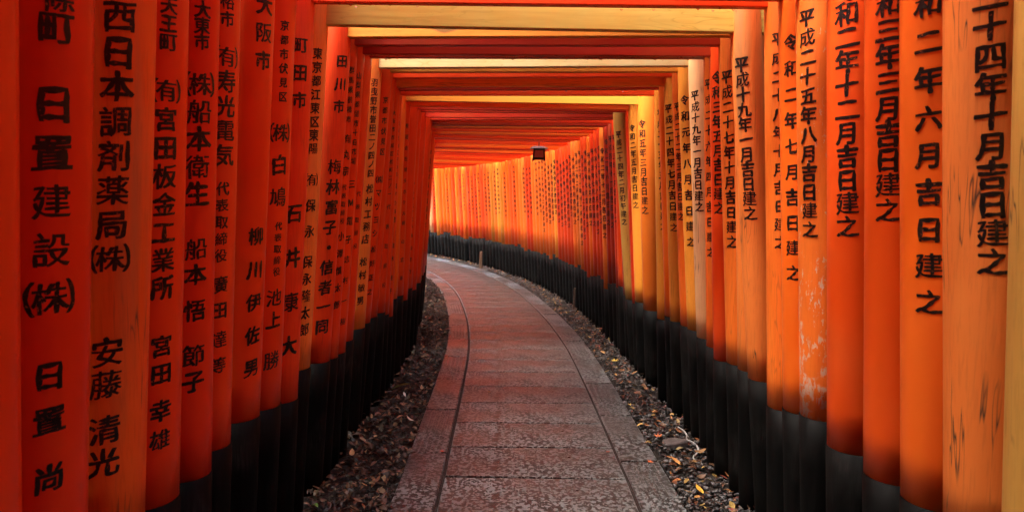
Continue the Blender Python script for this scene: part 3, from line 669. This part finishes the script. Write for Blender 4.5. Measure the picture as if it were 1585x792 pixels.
def cap_bm(e, d0, d1, z0, h):
    """top rail that lifts slightly toward its two ends"""
    vs, fs = [], []; n = 8
    for i in range(n + 1):
        x = -e + 2 * e * i / n; up = .05 * (abs(x) / e) ** 3
        for y, z in ((-d0, z0), (d1, z0), (d1 * .92, z0 + h + up), (-d0 * .92, z0 + h + up)): vs.append((x, y, z))
    for i in range(n):
        for j in range(4):
            q = (j + 1) % 4; fs.append((i * 4 + j, (i + 1) * 4 + j, (i + 1) * 4 + q, i * 4 + q))
    fs += [(3, 2, 1, 0), tuple(n * 4 + j for j in range(4))]
    bm = bmesh.new(); m = pymesh('cap', vs, fs); bm.from_mesh(m); bmesh.ops.recalc_face_normals(bm, faces=bm.faces[:]); return bm

LANTERN = 36; STAKE = 64
OPEN = {7, 8, 13, 19}; OPEN_BACK = {6, 7, 12, 18}
NZ = {7: 2.30, 8: 2.256, 9: 2.28, 10: 2.277, 11: 2.27, 12: 2.29, 13: 2.29, 14: 2.295, 15: 2.30, 16: 2.29, 17: 2.29, 18: 2.28, 19: 2.27, 20: 2.27}
DRIPS = {7: 26, 11: 40, 12: 30, 13: 18, 17: 14, 21: 16, 23: 14, 26: 14, 30: 12, 34: 12, 38: 14, 42: 14}
FARCOL = {24: B, 25: B, 26: O2, 27: V2, 30: O, 31: V, 58: YB, 59: Y, 60: O2, 61: YB, 62: O, 66: V, 71: O2, 73: O, 77: Y, 79: P, 80: Y}
DIST = {}; ORDER = {}
for i, g in enumerate(GATES):
    ORDER[g[0]] = i; q = []
    for j in (i - 1, i + 1):
        q.append(min(math.dist(g[1][:2], GATES[j][1][:2]), math.dist(g[2][:2], GATES[j][2][:2])) if 0 <= j < len(GATES) else .2)
    DIST[g[0]] = q
for k, L, Rr in GATES: gate(k, L, Rr)

# ------------------------------------------------------------------ ground, path, beds
def rowx(y): return sum(c * y ** (len(ROW) - 1 - i) for i, c in enumerate(ROW))
def rx(y): return rowx(y) if y > 3.5 else 1.12 + .0 * y
CL = []                                    # centre line of the path: points every 5 cm of run
y_ = -9.0
while y_ < 20.5:
    s1 = (rx(y_ + .05) - rx(y_ - .05)) / .1; n = Vector((1, -s1)).normalized()
    base = Vector((rx(y_) + .03, y_)); far_ = max(0, min(1, (y_ - 9) / 5))
    CL.append(base - n * (1.005 - .06 * far_ + .055 * max(0, min(1, (y_ - 6.5) / 3)))); y_ += .05
ARC = [0.]
for a, b in zip(CL, CL[1:]): ARC.append(ARC[-1] + (b - a).length)
def at(s, off):
    import bisect
    i = max(1, min(len(CL) - 2, bisect.bisect(ARC, s))); f = (s - ARC[i - 1]) / (ARC[i] - ARC[i - 1])
    p = CL[i - 1].lerp(CL[i], f); t = (CL[i + 1] - CL[i - 1]).normalized()
    return p + Vector((t.y, -t.x)) * off
TOTAL = ARC[-2]

gv, gf = [], []
NG = 60
for i in range(NG + 1):
    for j in range(NG + 1):
        u, v = (i / NG * 2 - 1), (j / NG * 2 - 1); x, y = 250 * u * abs(u) ** 1.6, 8 + 250 * v * abs(v) ** 1.6
        dd = math.hypot(x, y - 8); z = -.035 + (noise.noise(Vector((x * .02, y * .02, 0))) * .9 if dd > 25 else 0)
        gv.append((x, y, z))
for i in range(NG):
    for j in range(NG): a = i * (NG + 1) + j; gf.append((a, a + NG + 1, a + NG + 2, a + 1))
obj('ground', pymesh('ground', gv, gf, True), M['forest_floor'], kind='structure')

def strip(name, o0, o1, s0, s1, z, mat, step=.1, bump=0., cols=1, **kw):
    n = int((s1 - s0) / step); vs, fs = [], []
    for i in range(n + 1):
        for c in range(cols + 1):
            p = at(s0 + (s1 - s0) * i / n, o0 + (o1 - o0) * c / cols)
            vs.append((p.x, p.y, z + bump * noise.noise(Vector((p.x * 5, p.y * 5, 0)))))
    w = cols + 1
    for i in range(n):
        for c in range(cols): a = i * w + c; fs.append((a, a + 1, a + w + 1, a + w))
    return obj(name, pymesh(name, vs, fs, True), mat, **kw)
strip('soil_bed', .70, 1.6, 0, TOTAL, -.022, M['soil'], bump=.012, cols=6, kind='structure')
strip('soil_bed', -1.55, -.70, 0, TOTAL, -.022, M['soil'], bump=.012, cols=6, kind='structure')
# unseen steep banks added behind the posts, blocking side light until the bend
PROF = [(1.37, -.05), (1.42, .45), (1.5, 1.2), (1.58, 1.95), (1.68, 2.55), (1.76, 3.1), (1.9, 3.7), (2.6, 4.2), (4.5, 4.7), (7, 4.2), (10, 2.), (13, -.4)]
for side, y1 in ((-1, 7.6), (1, 12.2)):
    s1 = ARC[min(range(len(CL)), key=lambda q: abs(CL[q].y - y1))]; n = int(s1 / .22); vs, fs = [], []
    for i in range(n + 1):
        s = s1 * i / n; f = max(.0, min(1, (s1 - s) / 1.6)); f = f * f * (3 - 2 * f)
        for c, (o_, z) in enumerate(PROF):
            p = at(s, side * (o_ + (.03 * noise.noise(Vector((s * 2, z * 2, side))) if 0 < c < 7 else 0)))
            vs.append((p.x, p.y, max(-.1, z * f + (.12 * noise.noise(Vector((s * 1.1, o_ * 1.5, 7))) if c > 6 else 0)) - (.1 if f <= 0 else 0)))
    w = len(PROF)
    for i in range(n):
        for c in range(w - 1): a = i * w + c; fs.append((a, a + 1, a + w + 1, a + w))
    obj('light_block_bank', pymesh('light_block_bank', vs, fs, True), M['forest_floor'], kind='structure')
HALF = .73; INN = .50
path = strip('path', -HALF + .004, HALF - .004, 0, TOTAL, -.012, M['joint'], kind='structure')

def slab(s0, s1, o0, o1, top, parent, ribs=0, rnd=None, seg=1):
    """one paving slab: bevelled, following the bend; ribs = shallow lengthwise grooves"""
    cols = [o0, o0 + .006]
    if ribs:
        w = (o1 - o0 - .05) / ribs
        for i in range(ribs):
            a = o0 + .025 + i * w; cols += [a + w * .2, a + w * .3, a + w * .7, a + w * .8]
    cols += [o1 - .006, o1]
    hs = []
    for i, c in enumerate(cols):
        if i in (0, len(cols) - 1): hs.append(-.005)
        elif ribs and 2 <= i < len(cols) - 2: hs.append((0, -.005, -.005, 0)[(i - 2) % 4])
        else: hs.append(0)
    rows = [(s0, -.003), (s0 + .002, 0)] + [(s0 + (s1 - s0) * q / seg, 0) for q in range(1, seg)] + [(s1 - .002, 0), (s1, -.003)]
    tl = (rnd.uniform(-.0012, .0012), rnd.uniform(-.0006, .0004))
    org = at((s0 + s1) / 2, (o0 + o1) / 2)
    vs, fs = [], []; w = len(cols)
    for s, hz in rows:
        for c, hh in zip(cols, hs):
            p = at(s, c); vs.append((p.x - org.x, p.y - org.y, top + min(hz, hh) + tl[0] * (c - o0) / (o1 - o0) + tl[1] * (s - s0) / (s1 - s0)))
    for i in range(len(rows) - 1):
        for j in range(w - 1): a = i * w + j; fs.append((a, a + 1, a + w + 1, a + w))
    # skirt
    ring = [j for j in range(w)] + [i * w + w - 1 for i in range(1, len(rows))] + [(len(rows) - 1) * w + j for j in range(w - 2, -1, -1)] + [i * w for i in range(len(rows) - 2, 0, -1)]
    b = len(vs)
    for q in ring: vs.append((vs[q][0], vs[q][1], -.04))
    for i in range(len(ring)): k = (i + 1) % len(ring); fs.append((ring[k], ring[i], b + i, b + k))
    o = obj('slab', pymesh('slab', vs, fs), M['slab'], parent)
    o.location = (org.x, org.y, 0)
    return o
rs = random.Random(3)
def s_of_y(y):
    i = min(range(len(CL)), key=lambda q: abs(CL[q].y - y)); return ARC[i]
J0 = s_of_y(3.38); PIT = .435
k = -8
while J0 + PIT * (k + 1) < TOTAL - .5:
    a = J0 + PIT * k; g = .007
    if a > .2: slab(a + g, a + PIT - g, -INN + .008, INN - .008, .0, path, 0, rs, 1)
    k += 1
for side in (-1, 1):
    e = s_of_y(3.62 if side > 0 else 3.74) - .8 * 4; q = 0
    while e + .8 < TOTAL - .5:
        g = .007; o0, o1 = (INN + .012, HALF) if side > 0 else (-HALF, -INN - .012)
        rib = 5 if (q % 2 == (1 if side > 0 else 0)) else 0
        if e > .2: slab(e + g, e + .8 - g, o0, o1, .001, path, rib, rs, 3)
        e += .8; q += 1

# ------------------------------------------------------------------ pebbles and leaf litter (loose stuff)
ico = bmesh.new(); bmesh.ops.create_icosphere(ico, subdivisions=1, radius=1)
IV = [v.co.copy() for v in ico.verts]; IF = [tuple(v.index for v in f.verts) for f in ico.faces]; ico.free()
def loose(name, items, mat, **kw):
    vs, fs, cols = [], [], []
    for (pv, pf, c) in items:
        b = len(vs); vs += pv; fs += [tuple(b + i for i in f) for f in pf]; cols += [c] * len(pv)
    m = pymesh(name, vs, fs, True)
    at_ = m.color_attributes.new('tone', 'FLOAT_COLOR', 'POINT')
    at_.data.foreach_set('color', [q for c in cols for q in (*c, 1)])
    return obj(name, m, mat, **kw)
def pebble(p, s, rng):
    sx, sy, sz = s * rng.uniform(.7, 1.4), s * rng.uniform(.7, 1.1), s * rng.uniform(.4, .75); a = rng.uniform(0, 6.28); sd_ = rng.uniform(0, 99)
    out = []
    for v in IV:
        w = 1 + .28 * noise.noise(v * 1.3 + Vector((sd_, 0, 0))); x, y, z = v.x * sx * w, v.y * sy * w, v.z * sz * w
        tl = .4 * math.sin(sd_)
        out.append((p.x + x * math.cos(a) - y * math.sin(a), p.y + x * math.sin(a) + y * math.cos(a), p.z + z + x * tl))
    return out
def leaf(p, ln, rng, kind='oval', flat=.3):
    """a curled dry leaf: midrib fold, pointed ends, twist"""
    n = 4; a = rng.uniform(0, 6.28); wd = ln * rng.uniform(.28, .5); curl = rng.uniform(-1, 1) * flat; fold = rng.uniform(.1, .6) * flat * 2; tilt = rng.uniform(-.5, .5) * flat * 2; roll = rng.uniform(-.6, .6) * flat * 2
    out, f = [], []
    for i in range(n + 1):
        u = i / n; w = wd * math.sin(math.pi * (u * .86 + .07)) ** .8 * (1 if i not in (0, n) else .25)
        x = (u - .5) * ln; z = curl * ln * ((u - .5) ** 2) * 2 + x * tilt
        for s, h in ((-1, 1), (0, 0), (1, 1)):
            y = s * w * .5; zz = z + h * fold * w * .5 + y * roll
            out.append((p.x + x * math.cos(a) - y * math.sin(a), p.y + x * math.sin(a) + y * math.cos(a), p.z + zz))
    for i in range(n):
        for j in (0, 1): q = i * 3 + j; f.append((q, q + 1, q + 4, q + 3))
    return out, f
rp = random.Random(21)
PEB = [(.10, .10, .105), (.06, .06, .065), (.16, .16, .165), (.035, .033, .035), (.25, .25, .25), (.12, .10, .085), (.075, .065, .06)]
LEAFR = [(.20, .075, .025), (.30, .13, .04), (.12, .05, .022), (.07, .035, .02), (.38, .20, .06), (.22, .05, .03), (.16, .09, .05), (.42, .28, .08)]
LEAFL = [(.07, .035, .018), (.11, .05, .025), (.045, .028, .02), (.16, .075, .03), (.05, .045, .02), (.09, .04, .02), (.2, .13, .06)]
peb, lit = [], []
def bed_pt(side, s, rng, lo=.02, hi=.42):
    return at(s, side * (HALF + rng.uniform(lo, hi)))
sR = s_of_y(2.2)
n_ = 0
while n_ < 6500:
    s = sR + (TOTAL - sR - 1) * rp.random() ** 1.7; p = bed_pt(1, s, rp, .0, .44)
    near = s - sR
    pv = Vector((p.x, p.y, -.012 + rp.uniform(0, .028)))
    if p.x - at(s, 0).x < 0 and False: continue
    c = rp.choice(PEB); f = rp.uniform(.7, 1.25); peb.append((pebble(pv, rp.uniform(.007, .017), rp), IF, tuple(q * f * .62 for q in c))); n_ += 1
for _ in range(1700):
    s = sR + (TOTAL - sR - 1) * rp.random() ** 1.5; p = bed_pt(-1, s, rp, .0, .34)
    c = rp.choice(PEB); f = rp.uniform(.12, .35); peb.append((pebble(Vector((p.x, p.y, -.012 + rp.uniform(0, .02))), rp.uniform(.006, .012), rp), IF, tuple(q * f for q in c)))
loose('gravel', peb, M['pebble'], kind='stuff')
for _ in range(1500):
    s = sR + (TOTAL - sR - 1) * rp.random() ** 1.5; p = bed_pt(1, s, rp, .0, .42)
    v, f = leaf(Vector((p.x, p.y, .008 + rp.uniform(0, .022))), rp.uniform(.03, .062), rp, flat=.5)
    c = rp.choice(LEAFR); g = rp.uniform(.35, 1.1); lit.append((v, f, tuple(min(.8, q * g) for q in c)))
for _ in range(3600):
    s = sR + (TOTAL - sR - 1) * rp.random() ** 1.6; p = bed_pt(-1, s, rp, -.005, .44)
    v, f = leaf(Vector((p.x, p.y, .002 + rp.uniform(0, .024))), rp.uniform(.03, .06), rp, flat=.6)
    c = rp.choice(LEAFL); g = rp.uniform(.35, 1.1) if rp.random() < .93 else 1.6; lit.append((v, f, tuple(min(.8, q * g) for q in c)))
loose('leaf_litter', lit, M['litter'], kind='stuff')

# single leaves one can point to: x, y, length, colour, label
def lobed(ln, rng, curl):
    """star shaped maple leaf"""
    vs = [(0, 0, .004)]; fs = []; tips = 7
    for i in range(tips * 2):
        t = 2 * math.pi * i / (tips * 2); r = ln * .5 * ((1 if i % 2 == 0 else .42) * (1 if abs(t - math.pi) > .6 else .7))
        vs.append((r * math.cos(t), r * math.sin(t), curl * r * r / ln * 2 + .002 * (i % 3)))
    for i in range(tips * 2): fs.append((0, 1 + i, 1 + (i + 1) % (tips * 2)))
    return vs, fs
rl = random.Random(8)
for (x, y, z, ln, rot, kind, c, label) in SINGLE:
    if kind == 'maple': vs, fs = lobed(ln, rl, rl.uniform(.1, .35))
    else:
        vs, fs = leaf(Vector((0, 0, .006)), ln, random.Random(int(ln * 9000) + int(x * 100)), flat=.45)
    o = obj('fallen_leaf', pymesh('fallen_leaf', vs, fs, True), M['leaf'], None, c, label=label, category='leaf', group='fallen leaves beside and on the path')
    o.location = (x, y, z); o.rotation_euler.z = rot

# ------------------------------------------------------------------ small things
def tube(name, pts, r, mat, **kw):
    vs, fs = [], []; n = 10; m = len(pts)
    for i, p in enumerate(pts):
        t = (pts[min(i + 1, m - 1)] - pts[max(i - 1, 0)]).normalized(); u = t.cross(Vector((0, 0, 1))).normalized(); w = u.cross(t)
        for j in range(n):
            a = 2 * math.pi * j / n; q = p + (u * math.cos(a) + w * math.sin(a)) * r; vs.append(tuple(q))
    for i in range(m - 1):
        for j in range(n): k = (j + 1) % n; fs.append((i * n + j, i * n + k, (i + 1) * n + k, (i + 1) * n + j))
    fs += [tuple(range(n))[::-1], tuple((m - 1) * n + j for j in range(n))]
    return obj(name, pymesh(name, vs, fs, True), mat, **kw)

hp = [Vector((x, y, .016)) for x, y in HOSE]; pts = []
for i in range(len(hp) - 1):
    a, b, c, d_ = hp[max(i - 1, 0)], hp[i], hp[i + 1], hp[min(i + 2, len(hp) - 1)]
    for q in range(4):
        t = q / 4; pts.append(.5 * ((2 * b) + (c - a) * t + (2 * a - 5 * b + 4 * c - d_) * t * t + (3 * b - a - 3 * c + d_) * t ** 3))
tube('garden_hose', pts, .0055, M['cord'], label='thin pale grey hose snaking over the pebbles beside the flat stone', category='hose')
vs, fs = [], []; n = 14
for z, q in ((-.01, 1.), (.012, 1.), (.02, .9)):
    for j in range(n):
        a = 2 * math.pi * j / n; r = q * (1 + .16 * math.sin(a * 3 + 1) + .08 * math.sin(a * 5)); vs.append((.075 * r * math.cos(a), .05 * r * math.sin(a), z + .006 * math.cos(a)))
for i in range(2):
    for j in range(n): k = (j + 1) % n; fs.append((i * n + j, i * n + k, (i + 1) * n + k, (i + 1) * n + j))
fs.append(tuple(2 * n + j for j in range(n)))
o = obj('flat_stone', pymesh('flat_stone', vs, fs), M['stone'], label='flat grey slate stone lying on the pebbles right of the path', category='stone')
o.location = (*STONE, .02); o.rotation_euler = (.05, -.08, -.35)
def stake(x, y, h, w, mat, label):
    bm = box_bm(-w / 2, w / 2, -w / 2, w / 2, -.1, h, w * .12)
    for v in bm.verts:
        if v.co.z > h * .9: v.co.x *= .8; v.co.y *= .8
        v.co.x += .03 * v.co.z
    o = obj('wooden_stake', bm, mat, label=label, category='stake', group='wooden stakes along the right edge of the path'); o.location = (x, y, 0)
stake(*STAKES[0], .35, .075, M['stake'], 'light tan wooden stake before the black bases in the far bend')
stake(*STAKES[1], .31, .03, M['stake_dark'], 'thin dark wooden stake between pebbles and black bases')
# hanging lantern
lx, ly = LANT
root = empty('lantern', (lx, ly, 2.045), label='small black framed lantern with grey roof hanging under the beams', category='lantern')
def taper(z0, z1, a0, a1, t):
    """square ring of four leaning bars, as one frame"""
    vs, fs = [], []
    for sx, sy in ((1, 1), (-1, 1), (-1, -1), (1, -1)):
        b = len(vs)
        for z, a in ((z0, a0), (z1, a1)):
            for dx, dy in ((-t, -t), (t, -t), (t, t), (-t, t)): vs.append((sx * a + dx, sy * a + dy, z))
        fs += [tuple(b + q for q in f) for f in ((0, 3, 2, 1), (4, 5, 6, 7), (0, 1, 5, 4), (1, 2, 6, 5), (2, 3, 7, 6), (3, 0, 4, 7))]
    return pymesh('frame', vs, fs)
obj('corner_bars', taper(-.0, .19, .088, .075, .011), M['lantern_black'], root)
bm = box_bm(-.088, .088, -.088, .088, .165, .189, .003); obj('top_rail', bm, M['lantern_black'], root)
for sx, sy, ex, ey in ((0, -1, .1, .012), (0, 1, .1, .012), (-1, 0, .012, .1), (1, 0, .012, .1)):
    obj('bottom_rail', box_bm(sx * .088 - ex, sx * .088 + ex, sy * .088 - ey, sy * .088 + ey, .022, .05, .003), M['lantern_black'], root)
obj('panel', box_bm(-.07, .07, -.07, .07, .051, .164, .002), M['lantern_panel'], root)
bm = bmesh.new(); bmesh.ops.create_cone(bm, cap_ends=True, segments=4, radius1=.20, radius2=.10, depth=.035)
bmesh.ops.rotate(bm, verts=bm.verts, matrix=Matrix.Rotation(rad(45), 3, 'Z')); bmesh.ops.translate(bm, verts=bm.verts, vec=(0, 0, .208)); obj('lantern_roof', bm, M['lantern_top'], root)
obj('hanger', box_bm(-.006, .006, -.006, .006, .225, .30, 0), M['lantern_black'], root)
root.scale = (.88, .88, .88)
bpy.data.objects.remove(_to)
